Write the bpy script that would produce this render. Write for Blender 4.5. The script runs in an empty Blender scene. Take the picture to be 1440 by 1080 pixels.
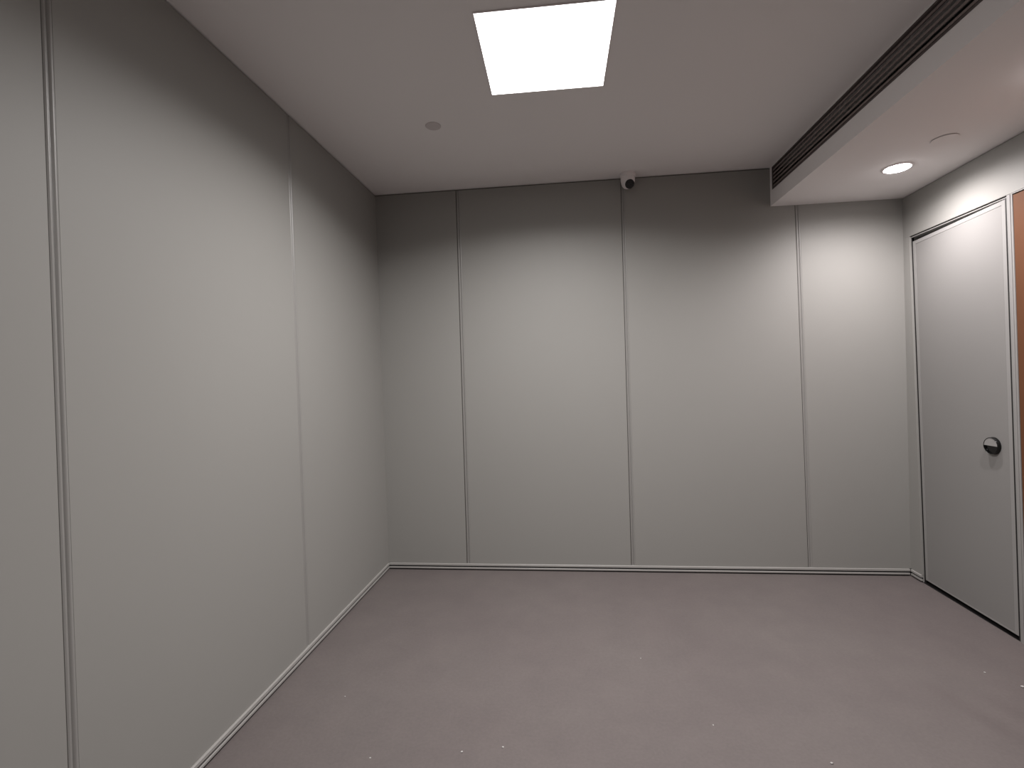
import bpy, bmesh, math, random
from mathutils import Vector, Matrix

random.seed(4)
scene = bpy.context.scene
COL = scene.collection

# ------------------------------------------------------------------ camera, world, exposure
cam_data = bpy.data.cameras.new('camera')
cam_data.sensor_width = 36.0
cam_data.lens = 683.64 / 1440 * 36.0
cam_data.clip_start = 0.02
camera = bpy.data.objects.new('camera', cam_data)
COL.objects.link(camera)
rt = Vector((0.99423986, 0.10343493, -0.028077))
up = Vector((0.02657762, 0.01584604, 0.99952115))
fw = Vector((-0.10383031, 0.99450999, -0.01300571))
m = Matrix.Identity(4)
for r in range(3):
    m[r][0], m[r][1], m[r][2] = rt[r], up[r], -fw[r]
m[2][3] = 1.5
camera.matrix_world = m
scene.camera = camera

world = bpy.data.worlds.new('world')
scene.world = world
world.use_nodes = True
world.node_tree.nodes['Background'].inputs[0].default_value = (0.5, 0.5, 0.52, 1)
world.node_tree.nodes['Background'].inputs[1].default_value = 0.02

scene.view_settings.view_transform = 'Standard'
scene.view_settings.look = 'None'
scene.view_settings.gamma = 1.0
scene.view_settings.use_curve_mapping = False
scene.view_settings.exposure = 0.0

PANEL_STRENGTH = 6.0
PANEL_WATTS = 54.0
PANEL_SPREAD = 155
DOWN_STRENGTH = 45.0
DOWN_SPOT = 66.0

# ------------------------------------------------------------------ materials
def s2l(c):
    return tuple(((v / 255) / 12.92 if v / 255 < .04045 else ((v / 255 + .055) / 1.055) ** 2.4) for v in c)

def mat(name, rgb, rough=0.6, metal=0.0, var=0.05, scale=3.0, bump=0.0, bump_scale=120.0, spec=0.5, stretch=None):
    """Principled with a faint procedural tint variation and fine relief; rgb is the linear base colour."""
    M = bpy.data.materials.new(name)
    M.use_nodes = True
    nt = M.node_tree
    b = nt.nodes['Principled BSDF']
    b.inputs['Roughness'].default_value = rough
    b.inputs['Metallic'].default_value = metal
    b.inputs['Specular IOR Level'].default_value = spec
    tc = nt.nodes.new('ShaderNodeTexCoord')
    src = tc.outputs['Object']
    if stretch:
        mp = nt.nodes.new('ShaderNodeMapping')
        mp.inputs['Scale'].default_value = stretch
        nt.links.new(src, mp.inputs['Vector'])
        src = mp.outputs['Vector']
    n = nt.nodes.new('ShaderNodeTexNoise')
    n.inputs['Scale'].default_value = scale
    n.inputs['Detail'].default_value = 4
    nt.links.new(src, n.inputs['Vector'])
    mx = nt.nodes.new('ShaderNodeMix')
    mx.data_type = 'RGBA'
    lo = [max(0, v * (1 - var)) for v in rgb] + [1]
    hi = [min(1, v * (1 + var)) for v in rgb] + [1]
    mx.inputs[6].default_value = lo
    mx.inputs[7].default_value = hi
    nt.links.new(n.outputs['Fac'], mx.inputs[0])
    nt.links.new(mx.outputs[2], b.inputs['Base Color'])
    if bump:
        n2 = nt.nodes.new('ShaderNodeTexNoise')
        n2.inputs['Scale'].default_value = bump_scale
        nt.links.new(src, n2.inputs['Vector'])
        bp = nt.nodes.new('ShaderNodeBump')
        bp.inputs['Strength'].default_value = bump
        bp.inputs['Distance'].default_value = 0.002
        nt.links.new(n2.outputs['Fac'], bp.inputs['Height'])
        nt.links.new(bp.outputs['Normal'], b.inputs['Normal'])
    return M

def emit(name, rgb, strength):
    M = bpy.data.materials.new(name)
    M.use_nodes = True
    nt = M.node_tree
    b = nt.nodes['Principled BSDF']
    b.inputs['Base Color'].default_value = (.8, .8, .8, 1)
    b.inputs['Emission Color'].default_value = (*rgb, 1)
    b.inputs['Emission Strength'].default_value = strength
    return M

M_PANEL = mat('grey_wall_panel', (0.303, 0.295, 0.279), rough=0.55, var=0.02, scale=1.5, bump=0.05, bump_scale=300, spec=0.3)
M_STRIP = mat('grey_joint_strip', (0.285, 0.276, 0.264), rough=0.36, var=0.03, scale=5, spec=0.6)
M_DARK = mat('dark_recess', (0.02, 0.018, 0.017), rough=0.8)
M_CEIL = mat('ceiling_paint', (0.86, 0.83, 0.83), rough=0.85, var=0.02, scale=1.2, bump=0.08, bump_scale=200, spec=0.2)
M_SOFFIT = mat('soffit_paint', (0.86, 0.83, 0.83), rough=0.8, var=0.02, scale=1.2, bump=0.08, bump_scale=200, spec=0.2)
M_BASE = mat('base_channel', (0.38, 0.367, 0.352), rough=0.4, var=0.03, scale=5, spec=0.5)
M_GRILLE = mat('grille_metal', (0.100, 0.082, 0.078), rough=0.65, var=0.03, scale=4, spec=0.3)
M_SLAT = mat('grille_slat_metal', (0.26, 0.215, 0.205), rough=0.6, var=0.02, scale=4, spec=0.3)
M_WHITE = mat('white_plastic', (0.82, 0.77, 0.77), rough=0.4, var=0.02, scale=8)
M_DULL = mat('dull_grey_plate', (0.62, 0.57, 0.57), rough=0.6, var=0.05, scale=12)
M_BLACK = mat('black_gloss', (0.004, 0.004, 0.004), rough=0.15, var=0.1)
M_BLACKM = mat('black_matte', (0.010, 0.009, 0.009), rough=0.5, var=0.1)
M_JOINT_SHADE = mat('dark_joint_shade', (0.055, 0.050, 0.045), rough=0.8)  # dark colour standing for the shade inside open joints
M_DOOR = mat('door_leaf_grey', (0.262, 0.253, 0.245), rough=0.45, var=0.02, scale=1.5, bump=0.04, bump_scale=300, spec=0.4)
M_EDGE = mat('door_edge_metal', (0.31, 0.30, 0.292), rough=0.35, var=0.03, scale=6, spec=0.5)
M_CRUMB = mat('plaster_crumb', (0.50, 0.48, 0.47), rough=0.8, var=0.05, scale=200)
M_WOOD = mat('brown_wood', (0.135, 0.055, 0.026), spec=0.2, rough=0.65, var=0.16, scale=2.2, stretch=(6, 6, 0.7), bump=0.05, bump_scale=60)
M_LIGHT = emit('panel_glow', (1.0, 0.975, 0.965), PANEL_STRENGTH)
M_DOWN = emit('downlight_glow', (1.0, 0.955, 0.955), DOWN_STRENGTH)

def floor_material():
    M = bpy.data.materials.new('screed_floor')
    M.use_nodes = True
    nt = M.node_tree
    N, Lk = nt.nodes.new, nt.links.new
    b = nt.nodes['Principled BSDF']
    b.inputs['Roughness'].default_value = 0.72
    b.inputs['Specular IOR Level'].default_value = 0.3
    geo = N('ShaderNodeTexCoord')
    def noise(scale, detail=5, rough=.55):
        n = N('ShaderNodeTexNoise')
        n.inputs['Scale'].default_value = scale
        n.inputs['Detail'].default_value = detail
        n.inputs['Roughness'].default_value = rough
        Lk(geo.outputs['Object'], n.inputs['Vector'])
        return n.outputs['Fac']
    def ramp(fac, a, c, p0=.35, p1=.65):
        r = N('ShaderNodeValToRGB')
        r.color_ramp.elements[0].position = p0
        r.color_ramp.elements[1].position = p1
        r.color_ramp.elements[0].color = (*a, 1)
        r.color_ramp.elements[1].color = (*c, 1)
        Lk(fac, r.inputs[0])
        return r.outputs[0]
    def mul(a, c, f=1.0):
        x = N('ShaderNodeMix'); x.data_type = 'RGBA'; x.blend_type = 'MULTIPLY'
        x.inputs[0].default_value = f
        Lk(a, x.inputs[6]); Lk(c, x.inputs[7])
        return x.outputs[2]
    base = ramp(noise(1.1), (0.142, 0.121, 0.118), (0.154, 0.134, 0.129))
    dust = ramp(noise(5.0, 6, .65), (0.96, .96, .96), (1.04, 1.035, 1.03))
    grit = ramp(noise(70, 3, .7), (0.95, .95, .95), (1.04, 1.04, 1.04))
    c = mul(mul(base, dust), grit)
    # dark streaks on the screed near the right-hand door
    sep = N('ShaderNodeSeparateXYZ'); Lk(geo.outputs['Object'], sep.inputs[0])
    def mth(op, *a):
        x = N('ShaderNodeMath'); x.operation = op
        for i, v in enumerate(a):
            if isinstance(v, (int, float)): x.inputs[i].default_value = v
            else: Lk(v, x.inputs[i])
        return x.outputs[0]
    def streak(px, py, qx, qy, w):
        dx, dy = qx - px, qy - py; L = math.hypot(dx, dy); dx /= L; dy /= L
        X = mth('SUBTRACT', sep.outputs[0], px); Y = mth('SUBTRACT', sep.outputs[1], py)
        along = mth('ADD', mth('MULTIPLY', X, dx), mth('MULTIPLY', Y, dy))
        acr = mth('ABSOLUTE', mth('ADD', mth('MULTIPLY', X, -dy), mth('MULTIPLY', Y, dx)))
        acr = mth('ADD', acr, mth('MULTIPLY', mth('SUBTRACT', noise(9, 2), .5), .05))
        a = mth('SUBTRACT', 1, mth('DIVIDE', acr, w)); a = mth('MAXIMUM', a, 0)
        o = mth('MAXIMUM', mth('SUBTRACT', along, L), mth('MULTIPLY', along, -1)); o = mth('MAXIMUM', o, 0)
        e = mth('MAXIMUM', mth('SUBTRACT', 1, mth('DIVIDE', o, .12)), 0)
        return mth('MULTIPLY', a, e)
    s = mth('ADD', streak(1.70, 2.38, 1.80, 2.0, .06), streak(1.90, 2.30, 2.0, 2.05, .07))
    s = mth('MINIMUM', mth('MULTIPLY', s, .22), .25)
    x = N('ShaderNodeMix'); x.data_type = 'RGBA'
    Lk(s, x.inputs[0]); Lk(c, x.inputs[6]); x.inputs[7].default_value = (0.10, 0.08, 0.078, 1)
    Lk(x.outputs[2], b.inputs['Base Color'])
    bp = N('ShaderNodeBump'); bp.inputs['Strength'].default_value = .25; bp.inputs['Distance'].default_value = .003
    Lk(noise(35, 5, .6), bp.inputs['Height']); Lk(bp.outputs['Normal'], b.inputs['Normal'])
    return M
M_FLOOR = floor_material()

# ------------------------------------------------------------------ room frame
YB, XL, XR = 3.7402, -1.428, 2.4385
H, HS = 2.9755, 2.6944
YF = -2.4                                       # wall behind the camera
XS = 1.540                                      # face of the soffit
XD = 1.0
def back(u, z, d):  return Vector((u, YB - d, z))
def left(u, z, d):  return Vector((XL - 0.0125 * (YB - u) - 0.0057 * (z - 1.5) + d, u, z))
def right(u, z, d): return Vector((XR - 0.0402 * (YB - u) - 0.0060 * (z - 1.5) - d, u, z))
def rear(u, z, d):  return Vector((u, YF + d, z))
def soff(u, z, d):  return Vector((XS - 0.005 * (YB - u) - d, u, z))
def flat(x, y, z):  return Vector((x, y, z))

class MB:
    def __init__(self): self.bm = bmesh.new()
    def box(self, f, u0, u1, z0, z1, d0, d1, l0=0.0, l1=0.0, bev=0.0):
        """box in wall coordinates; l0, l1 let the two upright edges follow the slightly out-of-plumb joints"""
        bm = self.bm
        vs = []
        for z in (z0, z1):
            for (u, l) in ((u0, l0), (u1, l1)):
                for d in (d0, d1):
                    vs.append(bm.verts.new(f(u + l * (z - 1.5), z, d)))
        fs = []
        for q in ((0, 1, 3, 2), (4, 5, 7, 6), (0, 1, 5, 4), (2, 3, 7, 6), (0, 2, 6, 4), (1, 3, 7, 5)):
            fs.append(bm.faces.new([vs[i] for i in q]))
        bmesh.ops.recalc_face_normals(bm, faces=fs)
        if bev:
            es = list({e for q in fs for e in q.edges})
            bmesh.ops.bevel(bm, geom=es, offset=bev, segments=2, affect='EDGES', profile=.5)
        return self
    def extrude(self, f, prof, u0, u1, axis='u', l=0.0):
        """extrude a closed profile of (p, d) points along u (p = z) or along z (p = u)"""
        bm = self.bm
        rings = []
        for t in (u0, u1):
            if axis == 'u': rings.append([bm.verts.new(f(t, p, d)) for p, d in prof])
            else: rings.append([bm.verts.new(f(p + l * (t - 1.5), t, d)) for p, d in prof])
        n = len(prof)
        fs = [bm.faces.new((rings[0][i], rings[0][(i + 1) % n], rings[1][(i + 1) % n], rings[1][i])) for i in range(n)]
        fs.append(bm.faces.new(rings[0])); fs.append(bm.faces.new(rings[1]))
        bmesh.ops.recalc_face_normals(bm, faces=fs)
        return self
    def lathe(self, prof, seg=40, M=None):
        """revolve (r, z) points round Z, close at both ends, then transform by M"""
        bm = self.bm
        rings = []
        M = M or Matrix.Identity(4)
        for r, z in prof:
            rings.append([bm.verts.new(M @ Vector((r * math.cos(2 * math.pi * k / seg), r * math.sin(2 * math.pi * k / seg), z))) for k in range(seg)])
        fs = []
        for a, b in zip(rings, rings[1:]):
            for k in range(seg):
                fs.append(bm.faces.new((a[k], a[(k + 1) % seg], b[(k + 1) % seg], b[k])))
        fs.append(bm.faces.new(rings[0])); fs.append(bm.faces.new(rings[-1]))
        bmesh.ops.recalc_face_normals(bm, faces=fs)
        return self
    def ring(self, prof, seg=40, M=None):
        """revolve a closed (r, z) loop round Z (a torus-like ring)"""
        bm = self.bm
        M = M or Matrix.Identity(4)
        n = len(prof)
        g = [[bm.verts.new(M @ Vector((r * math.cos(2 * math.pi * k / seg), r * math.sin(2 * math.pi * k / seg), z))) for r, z in prof] for k in range(seg)]
        fs = []
        for k in range(seg):
            for i in range(n):
                fs.append(bm.faces.new((g[k][i], g[k][(i + 1) % n], g[(k + 1) % seg][(i + 1) % n], g[(k + 1) % seg][i])))
        bmesh.ops.recalc_face_normals(bm, faces=fs)
        return self
    def build(self, name, material, parent=None, smooth=False, **props):
        me = bpy.data.meshes.new(name)
        self.bm.to_mesh(me); self.bm.free()
        me.materials.append(material)
        if smooth:
            for p in me.polygons: p.use_smooth = True
            me.set_sharp_from_angle(angle=math.radians(35))
        o = bpy.data.objects.new(name, me)
        COL.objects.link(o)
        if parent:
            o.parent = parent
            o.matrix_parent_inverse = parent.matrix_basis.inverted()
        for k, v in props.items(): o[k] = v
        return o

def empty(name, loc, **props):
    o = bpy.data.objects.new(name, None)
    o.empty_display_size = .05
    o.location = loc
    COL.objects.link(o)
    for k, v in props.items(): o[k] = v
    return o

# ------------------------------------------------------------------ floor and ceiling
def slab(x0, x1, y0, y1, z0, z1, bev=0):
    b = MB()
    b.box(lambda u, z, d: Vector((u, z, d)), x0, x1, y0, y1, z0, z1, bev=bev)
    return b
slab(-1.75, 2.7, YF - .15, YB + .15, -.12, 0).build('floor', M_FLOOR, kind='structure', label='dusty mauve-grey screed floor of the empty room')

# ceiling board with the square cut-out for the light panel
PX, PY, PW = -0.0375, 2.2424, 0.5666
P2Y = -.90                                       # added second panel, unseen behind the camera, to brighten the ceiling
hc = PW / 2 - .006
cb = MB()
def cbx(x0, x1, y0, y1): cb.box(lambda u, z, d: Vector((u, z, d)), x0, x1, y0, y1, H, H + .08)
cbx(-1.75, PX - hc, YF - .15, YB + .15); cbx(PX + hc, 2.7, YF - .15, YB + .15)
cbx(PX - hc, PX + hc, YF - .15, P2Y - hc); cbx(PX - hc, PX + hc, P2Y + hc, PY - hc); cbx(PX - hc, PX + hc, PY + hc, YB + .15)
cb.build('ceiling', M_CEIL, kind='structure', label='smooth flat plaster ceiling round the square light panel')

# ------------------------------------------------------------------ walls
PT = .014                                        # panel thickness
GAP = .0045                                      # open joint beside each strip
SW = .027                                        # strip width
def wall_slab(name, f, u0, u1, z0=0, z1=H, label=''):
    return MB().box(f, u0, u1, z0, z1, -.13, -PT).build(name, M_DARK, kind='structure', label=label)

def joint_strip(f, u, z0, z1, parent, sgn=1, lean=0.0):
    """two-ribbed metal cover strip sitting a little below the panel faces; u = its edge at the open joint"""
    a = u + sgn * GAP
    p = []
    def P(t, d): p.append((a + sgn * t, d))
    P(0, -PT); P(0, -.004)
    for k in range(7):
        t = k / 6; P(.001 + .0105 * t, -.0035 + .0025 * math.sin(math.pi * t))
    P(.0130, -.0055); P(.0142, -.0055)
    for k in range(7):
        t = k / 6; P(.0158 + .0102 * t, -.0035 + .0022 * math.sin(math.pi * t) + .0027 * t)
    P(SW, -.0008); P(SW, -PT)
    o = MB().extrude(f, p, z0, z1, axis='z', l=lean).build('joint_strip', M_STRIP, parent, smooth=True)
    MB().box(f, u - .0002, a + .0001, z0, z1, -PT, -.0035, lean, lean).build('joint_shade', M_JOINT_SHADE, o)  # dark fill painting the shade of the open joint
    return o

def wall_panel(f, u0, u1, z0, z1, parent, l0=0.0, l1=0.0, material=None):
    return MB().box(f, u0, u1, z0, z1, -PT, 0, l0, l1, bev=.0012).build('wall_panel', material or M_PANEL, parent)

ZB = .052                                        # top of the base channel
ZT = H - .008
# left wall: joints listed by the position of the open joint; the strip lies on the far side of it
wl = wall_slab('wall_left', left, YF - .1, YB + .1, label='grey panelled wall on the left side of the room')
LJ = [(-1.255, .009), (.0, .009), (1.258, .0085), (2.517, .001)]
edge_u, edge_l = YF, 0.0
for u, l in LJ:
    wall_panel(left, edge_u, u, ZB, ZT, wl, edge_l, l)
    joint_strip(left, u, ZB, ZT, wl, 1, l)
    edge_u, edge_l = u + GAP + SW + .0002, l
wall_panel(left, edge_u, YB + .006, ZB, ZT, wl, edge_l, 0)
# back wall
wb = wall_slab('wall_back', back, XL - .3, XR + .3, label='grey panelled wall facing the viewer')
edge_u, edge_l = XL - .010, -.0057
for u, l, top in ((-.789, -.001, ZT), (.475, -.003, ZT), (1.7265, -.0165, HS - .003)):
    wall_panel(back, edge_u, u, ZB, ZT, wb, edge_l, l)
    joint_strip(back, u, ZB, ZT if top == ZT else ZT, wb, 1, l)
    edge_u, edge_l = u + GAP + SW + .0002, l
wall_panel(back, edge_u, XR + .010, ZB, ZT, wb, edge_l, -.006)
# right wall: corner piece, piece above both doors, post between the doors, plain panels nearer than the doors
DT = 2.402                                       # head of the door openings
D1F, D1N, D2F, D2N = 3.654, 2.881, 2.846, 1.950  # far and near edges of the two openings (y at z = 1.5)
LF, LN = .0225, .0125
b = MB()
b.box(right, YF - .1, D2N, 0, H, -.13, -PT)
b.box(right, D2N, YB + .1, DT + .006, H, -.13, -PT)
b.box(right, D1F + .01, YB + .1, 0, DT + .006, -.13, -PT, LF, 0)
b.box(right, D2N, D1F + .01, 0, DT + .006, -.16, -.09, 0, LF)
wr = b.build('wall_right', M_DARK, kind='structure', label='grey panelled wall on the right side holding two doors')
wall_panel(right, D1F + .001, YB + .006, ZB, DT + .004, wr, LF, 0)
wall_panel(right, YF, YB + .006, DT + .004, HS - .004, wr)
post = MB()
post.box(right, D2F, D1N, 0, DT + .003, -.09, .0, LN, LN, bev=.0012)
post.box(right, D2F + .011, D1N - .011, 0, DT + .002, 0, .0025, LN, LN, bev=.0008)
post.build('door_post', M_EDGE, wr)
edge_u = YF
for u in (-.70, .56):
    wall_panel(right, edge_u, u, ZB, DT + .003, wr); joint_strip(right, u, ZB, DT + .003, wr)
    edge_u = u + GAP + SW + .0002
wall_panel(right, edge_u, D2N - .004, ZB, DT + .003, wr)
# wall behind the camera
wf = wall_slab('wall_rear', rear, XL - .3, XR + .3, label='grey panelled wall behind the viewer')
edge_u = XL - .07
for u in (-.79, .475, 1.72):
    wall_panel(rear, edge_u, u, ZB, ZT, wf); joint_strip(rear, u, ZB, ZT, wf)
    edge_u = u + GAP + SW + .0002
wall_panel(rear, edge_u, XR - .22, ZB, ZT, wf)

# ------------------------------------------------------------------ base channels
BP = [(.0, -PT), (.0, -.004), (.0105, -.004), (.011, .0075), (.0125, .009), (.0215, .009), (.023, .0075), (.0235, -.006),
      (.0345, -.006), (.035, .0085), (.0365, .010), (.0495, .010), (.0515, .008), (.0515, -PT)]
def base(name, f, u0, u1, label):
    o = MB().extrude(f, BP, u0, u1).build(name, M_BASE, kind='structure', label=label)
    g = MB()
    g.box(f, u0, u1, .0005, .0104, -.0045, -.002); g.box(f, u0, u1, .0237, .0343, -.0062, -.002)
    g.build('groove_shade', M_BLACKM, o)  # black strips put in as the shade of the channel grooves
    return o
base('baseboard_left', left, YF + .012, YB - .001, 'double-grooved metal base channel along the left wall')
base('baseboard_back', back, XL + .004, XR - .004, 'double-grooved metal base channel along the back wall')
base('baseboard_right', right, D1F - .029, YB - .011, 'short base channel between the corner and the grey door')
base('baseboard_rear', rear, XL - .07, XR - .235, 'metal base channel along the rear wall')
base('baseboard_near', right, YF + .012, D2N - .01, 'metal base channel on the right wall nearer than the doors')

# ------------------------------------------------------------------ soffit along the right wall
s = MB()
GB, GT = 2.802, 2.963                            # air slot in the soffit face
def to_wall(u, z, d):                            # d = 0 at the soffit face, 1 at the right wall
    a, c = soff(u, z, -.014), right(u, z, -.01)
    return a.lerp(c, d)
s.box(to_wall, YF - .05, YB + .002, HS, HS + .014, 0, 1)
s.box(soff, YF - .05, YB + .002, HS, GB, -.014, 0)
s.box(soff, YF - .05, YB + .002, GT, H + .002, -.014, 0)
s.box(soff, 3.700, YB + .002, GB, GT, -.014, 0)
s.box(soff, YF - .05, -1.5, GB, GT, -.014, 0)
tr = s.build('trim_1', M_SOFFIT, kind='structure', label='dropped plaster soffit along the right wall')
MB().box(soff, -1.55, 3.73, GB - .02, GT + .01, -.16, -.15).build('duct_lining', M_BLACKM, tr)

gr = empty('air_grille', soff(1.1, GB, 0), label='long dark slotted air grille set in the soffit face under the ceiling', category='grille')
g = MB()
G0, G1 = -1.5, 3.700
g.box(soff, G0, G1, GB, GB + .010, -.03, .003, bev=.0008)
g.box(soff, G0, G1, GT - .010, GT, -.03, .003, bev=.0008)
g.box(soff, G1 - .012, G1, GB + .010, GT - .010, -.03, .003)
g.box(soff, G0, G0 + .012, GB + .010, GT - .010, -.03, .003)
g.build('grille_frame', M_GRILLE, gr)
NS = 5
for k in range(NS):
    zc = GB + .010 + (GT - GB - .020) * (k + .5) / NS
    prof = [(zc - .0085, .0), (zc + .0060, -.0030), (zc + .0060, -.0050), (zc - .0085, -.0025)]
    MB().extrude(soff, prof, G0 + .012, G1 - .012).build('slat', M_SLAT, gr)

# ------------------------------------------------------------------ doors
# grey flush door, its far edge set a little deeper than the near edge
d1 = empty('door_1', right(3.27, 0, 0), kind='structure', label='plain grey flush door with half-moon pull on the right wall')
jb = MB()
jb.box(right, D1F - .004, D1F + .0005, 0, DT + .003, -.09, -.030, LF, LF)
jb.box(right, D1N, D1F - .012, DT - .009, DT - .0035, -.09, -.004, LN, LF, bev=.0008)
jb.build('door_frame', M_EDGE, d1)
yf, yn, dz0, dz1 = D1F - .011, D1N + .013, .026, 2.3890
def leafmap(u, z, d):
    t = (u - yn) / (yf - yn)
    return right(u, z - .022 * t * max(0, z) / dz1, d - .003 - .010 * t)
EB = .024
e = MB()
e.box(leafmap, yf - EB, yf, dz0, dz1, -.040, 0, LF, LF, bev=.001)
e.box(leafmap, yn, yn + EB, dz0, dz1, -.040, 0, LN, LN, bev=.001)
e.box(leafmap, yn + EB, yf - EB, dz1 - EB, dz1, -.040, 0, LN, LF, bev=.001)
e.box(leafmap, yn + EB, yf - EB, dz0, dz0 + .010, -.040, 0, LN, LF, bev=.001)
e.build('door_edging', M_EDGE, d1)
MB().box(leafmap, yn + EB + .001, yf - EB - .001, dz0 + .011, dz1 - EB - .001, -.036, -.0012, LN, LF, bev=.001).build('door_leaf', M_DOOR, d1)
MB().box(right, D1N, D1F, 0, .003, -.09, -.004).build('threshold', M_BLACKM, d1)
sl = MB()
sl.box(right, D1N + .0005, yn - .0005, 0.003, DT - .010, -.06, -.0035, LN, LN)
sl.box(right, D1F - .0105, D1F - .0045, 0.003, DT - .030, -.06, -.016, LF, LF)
sl.build('door_gap_shade', M_BLACKM, d1)  # black strips added so the gaps beside the leaf read as shade

# half-moon pull
KC = leafmap(3.012, 1.040, 0)
Mk = Matrix.Translation(KC) @ Matrix.Rotation(-math.pi / 2, 4, 'Y')      # local z points into the room
R = .047
def halfdisc(r, z0, z1, upper, seg=24):
    b = MB(); bm = b.bm
    a0 = -math.pi / 2 if upper else math.pi / 2
    pts = [(r * math.cos(a0 + math.pi * k / seg), r * math.sin(a0 + math.pi * k / seg)) for k in range(seg + 1)]
    A = [bm.verts.new(Mk @ Vector((x, y, z0))) for x, y in pts]
    B = [bm.verts.new(Mk @ Vector((x, y, z1))) for x, y in pts]
    n = len(pts)
    fs = [bm.faces.new((A[i], A[(i + 1) % n], B[(i + 1) % n], B[i])) for i in range(n)] + [bm.faces.new(A), bm.faces.new(B)]
    bmesh.ops.recalc_face_normals(bm, faces=fs)
    return b
hd = MB()
hd.lathe([(R + .002, -.002), (R + .002, .003), (R, .004), (R, .010), (R * .5, .010)], 48, Mk)
hd.ring([(R, .008), (R, .018), (R - .001, .0195), (R - .0025, .0195), (R - .0035, .018), (R - .0035, .008)], 48, Mk)
knob = hd.build('door_pull', M_BLACK, d1, smooth=True, label='round black pull')
halfdisc(R - .0036, .011, .0180, True).build('half_cap', M_EDGE, knob, label='light grey upper half')

# brown wooden door beside it
d2 = empty('door_2', right(2.4, 0, 0), kind='structure', label='brown wooden door at the right edge of the view')
MB().box(right, D2N + .006, D2F - .003, .012, DT - .008, -.044, -.002, 0, LN, bev=.0015).build('door_leaf', M_WOOD, d2)
jb = MB()
jb.box(right, D2N - .004, D2F + .001, DT - .002, DT + .003, -.09, -.0005, 0, LN)
jb.box(right, D2N - .004, D2N, 0, DT - .002, -.09, -.0005)
jb.build('door_frame', M_EDGE, d2)
lv = MB()
Ml = Matrix.Translation(right(2.05, 1.03, -.002)) @ Matrix.Rotation(-math.pi / 2, 4, 'Y')
lv.lathe([(.026, -.001), (.026, .006), (.022, .008), (.009, .009), (.009, .045), (.0085, .05)], 32, Ml)
lever = lv.build('door_handle', M_BLACK, d2, smooth=True)
MB().box(right, 2.043, 2.17, 1.021, 1.039, .036, .050, bev=.004).build('lever', M_BLACK, lever)

# ------------------------------------------------------------------ ceiling light panels: one in view, one added
def light_panel(cx, cy, rz, label, dim=1.0):
    pl = empty('ceiling_light', (cx, cy, H), label=label, category='light')
    pl.rotation_euler.z = rz
    Mp = Matrix.Translation((cx, cy, H)) @ Matrix.Rotation(rz, 4, 'Z')
    def px(u, z, d): return Mp @ Vector((u, z, d))
    def part(b, name, m):                        # built in world space, parented to the turned Empty
        o = b.build(name, m)
        o.parent = pl; o.matrix_parent_inverse = Mp.inverted()
    hp = PW / 2
    f = MB()
    for (x0, x1, y0, y1) in ((-hp - .004, -hp, -hp - .004, hp + .004), (hp, hp + .004, -hp - .004, hp + .004), (-hp, hp, -hp - .004, -hp), (-hp, hp, hp, hp + .004)):
        f.box(px, x0, x1, y0, y1, -.006, .0, bev=.001)
    part(f, 'light_frame', M_WHITE)
    part(MB().box(px, -hp, hp, -hp, hp, -.005, -.001), 'diffuser', M_LIGHT)
    al = bpy.data.lights.new('panel_output', 'AREA')
    al.shape = 'SQUARE'; al.size = PW - .004; al.energy = PANEL_WATTS * dim; al.spread = math.radians(PANEL_SPREAD)
    al.color = (1.0, .975, .965)
    ao = bpy.data.objects.new('panel_output', al)
    COL.objects.link(ao); ao.parent = pl; ao.location = (0, 0, -.007)
light_panel(PX, PY, .0098, 'bright square flush LED light panel in the ceiling ahead')
light_panel(PX, P2Y, .0098, 'added unseen LED light panel behind the viewer, brightening the ceiling', .48)

# ------------------------------------------------------------------ downlights in the soffit
def downlight(x, y, label):
    t = empty('downlight', (x, y, HS), label=label, category='light', group='round downlights in the soffit')
    Mt = Matrix.Translation((x, y, HS))
    MB().ring([(.066, .001), (.066, -.005), (.070, -.006), (.079, -.003), (.081, .0), (.080, .001)], 48, Mt).build('light_trim', M_WHITE, t, smooth=True)
    MB().lathe([(.0655, .001), (.0655, -.006), (.060, -.009), (.048, -.012), (.030, -.014), (.012, -.0148)], 48, Mt).build('lens', M_DOWN, t, smooth=True)
    sd = bpy.data.lights.new('downlight_beam', 'SPOT')
    sd.energy = DOWN_SPOT; sd.spot_size = math.radians(172); sd.spot_blend = 1.0; sd.shadow_soft_size = .018
    sd.color = (1.0, .95, .95)
    so = bpy.data.objects.new('downlight_beam', sd)
    COL.objects.link(so); so.parent = t; so.location = (0, 0, -.035)
    return t
downlight(2.030, 3.160, 'lit round downlight in the soffit nearest the back wall')
downlight(2.010, 2.170, 'lit round downlight at the right edge of the soffit, nearer the viewer')

# round cover between them
MB().lathe([(.050, .001), (.050, -.003), (.058, -.003), (.059, -.004), (.058, -.0058), (.040, -.0062)], 48, Matrix.Translation((2.035, 2.803, HS))) \
    .build('round_cover', M_SOFFIT, smooth=True, label='blank round cover flush in the soffit between the two downlights', category='cover')
# sprinkler cover plate on the main ceiling
MB().lathe([(.045, .001), (.0455, -.002), (.043, -.0045), (.020, -.0055)], 48, Matrix.Translation((-.709, 2.786, H))) \
    .build('sprinkler_cover', M_DULL, smooth=True, label='small dull grey round plate on the ceiling left of the light panel', category='cover')

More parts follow.
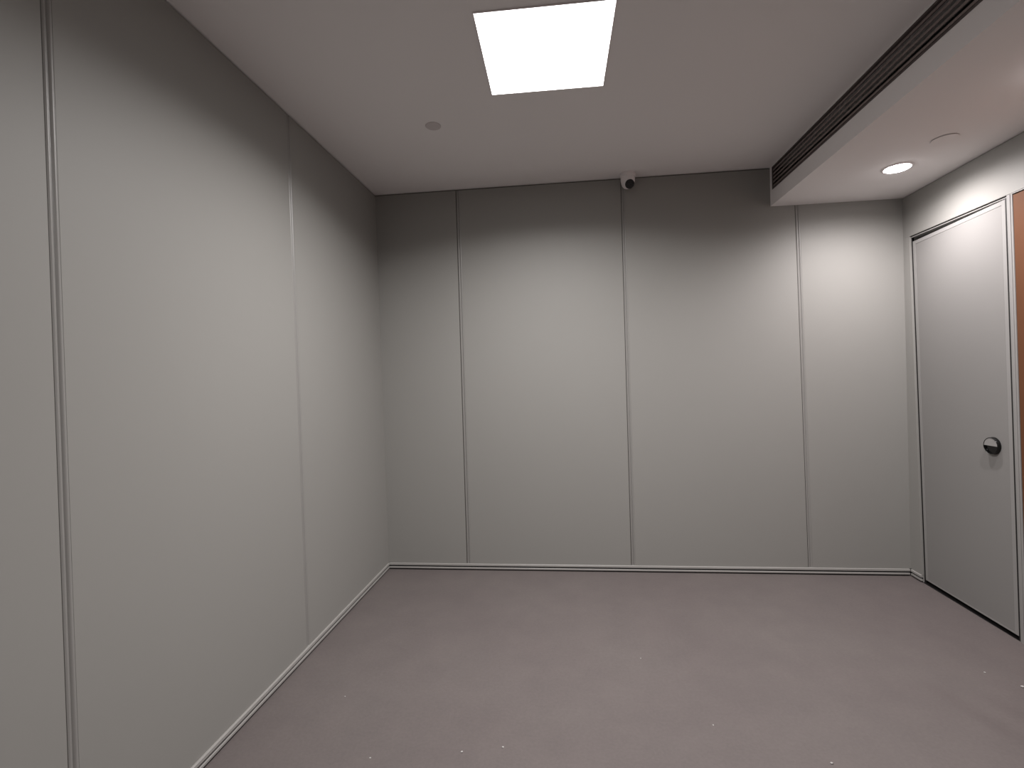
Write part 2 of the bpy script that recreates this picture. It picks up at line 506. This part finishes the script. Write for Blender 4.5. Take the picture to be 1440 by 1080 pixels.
# ------------------------------------------------------------------ security camera
sc = empty('security_camera', (.515, 3.668, H), label='small white dome security camera on the ceiling at the back wall', category='camera')
Mc = Matrix.Translation((.515, 3.668, H))
MB().lathe([(.055, .0005), (.056, -.006), (.056, -.022), (.053, -.026), (.040, -.027)], 48, Mc).build('camera_base', M_WHITE, sc, smooth=True)
MB().lathe([(.050, -.0262), (.052, -.040), (.051, -.056), (.047, -.074), (.041, -.089), (.031, -.101), (.016, -.108)], 48, Mc).build('camera_housing', M_WHITE, sc, smooth=True)
aim = Vector((.05, -1.0, -.80)).normalized()
q = aim.to_track_quat('Z', 'Y').to_matrix().to_4x4()
Me = Matrix.Translation(Vector((.522, 3.668, H - .062)) + aim * .030) @ q
fc = MB().lathe([(.033, -.012), (.033, .016), (.031, .019), (.024, .0195)], 40, Me).build('camera_face', M_BLACK, sc, smooth=True, label='black lens window')
MB().lathe([(.012, .019), (.012, .0225), (.009, .0235), (.004, .0225)], 24, Me).build('camera_lens', M_BLACKM, fc, smooth=True)

# ------------------------------------------------------------------ crumbs on the floor
CR = [(2.005, 2.569, .0045, 'white crumb on the floor in front of the grey door'),
      (2.080, 2.462, .0075, 'white chip on the floor at the right edge of the view'),
      (.978, 1.940, .0055, 'white crumb at the bottom edge of the view, right of centre'),
      (-.281, 1.936, .0045, 'pale crumb near the bottom edge under the light panel'),
      (-.443, 1.900, .0050, 'pale crumb just left of the one under the light panel'),
      (-1.073, 2.201, .0040, 'lone pale crumb on the floor near the left wall'),
      (.597, 2.119, .0035, 'tiny pale crumb on the open floor right of centre'),
      (.370, 2.598, .0035, 'tiny pale crumb farthest from the viewer, mid floor'),
      (-.803, 1.845, .0038, 'pale crumb at the bottom edge nearest the left base channel')]
for x, y, r, lab in CR:
    bm = bmesh.new()
    bmesh.ops.create_icosphere(bm, subdivisions=2, radius=r * .82)
    for v in bm.verts:
        v.co *= random.uniform(.78, 1.15)
        v.co.z *= .55
        v.co.x *= 1.25
    zmin = min(v.co.z for v in bm.verts)
    bmesh.ops.rotate(bm, verts=bm.verts, cent=(0, 0, 0), matrix=Matrix.Rotation(random.uniform(0, 3.1), 3, 'Z'))
    bmesh.ops.translate(bm, verts=bm.verts, vec=(0, 0, -zmin))
    me = bpy.data.meshes.new('plaster_crumb'); bm.to_mesh(me); bm.free(); me.materials.append(M_CRUMB)
    o = bpy.data.objects.new('plaster_crumb', me); COL.objects.link(o)
    o.location = (x, y, 0)
    o['label'] = lab; o['category'] = 'crumb'; o['group'] = 'plaster crumbs on the floor'
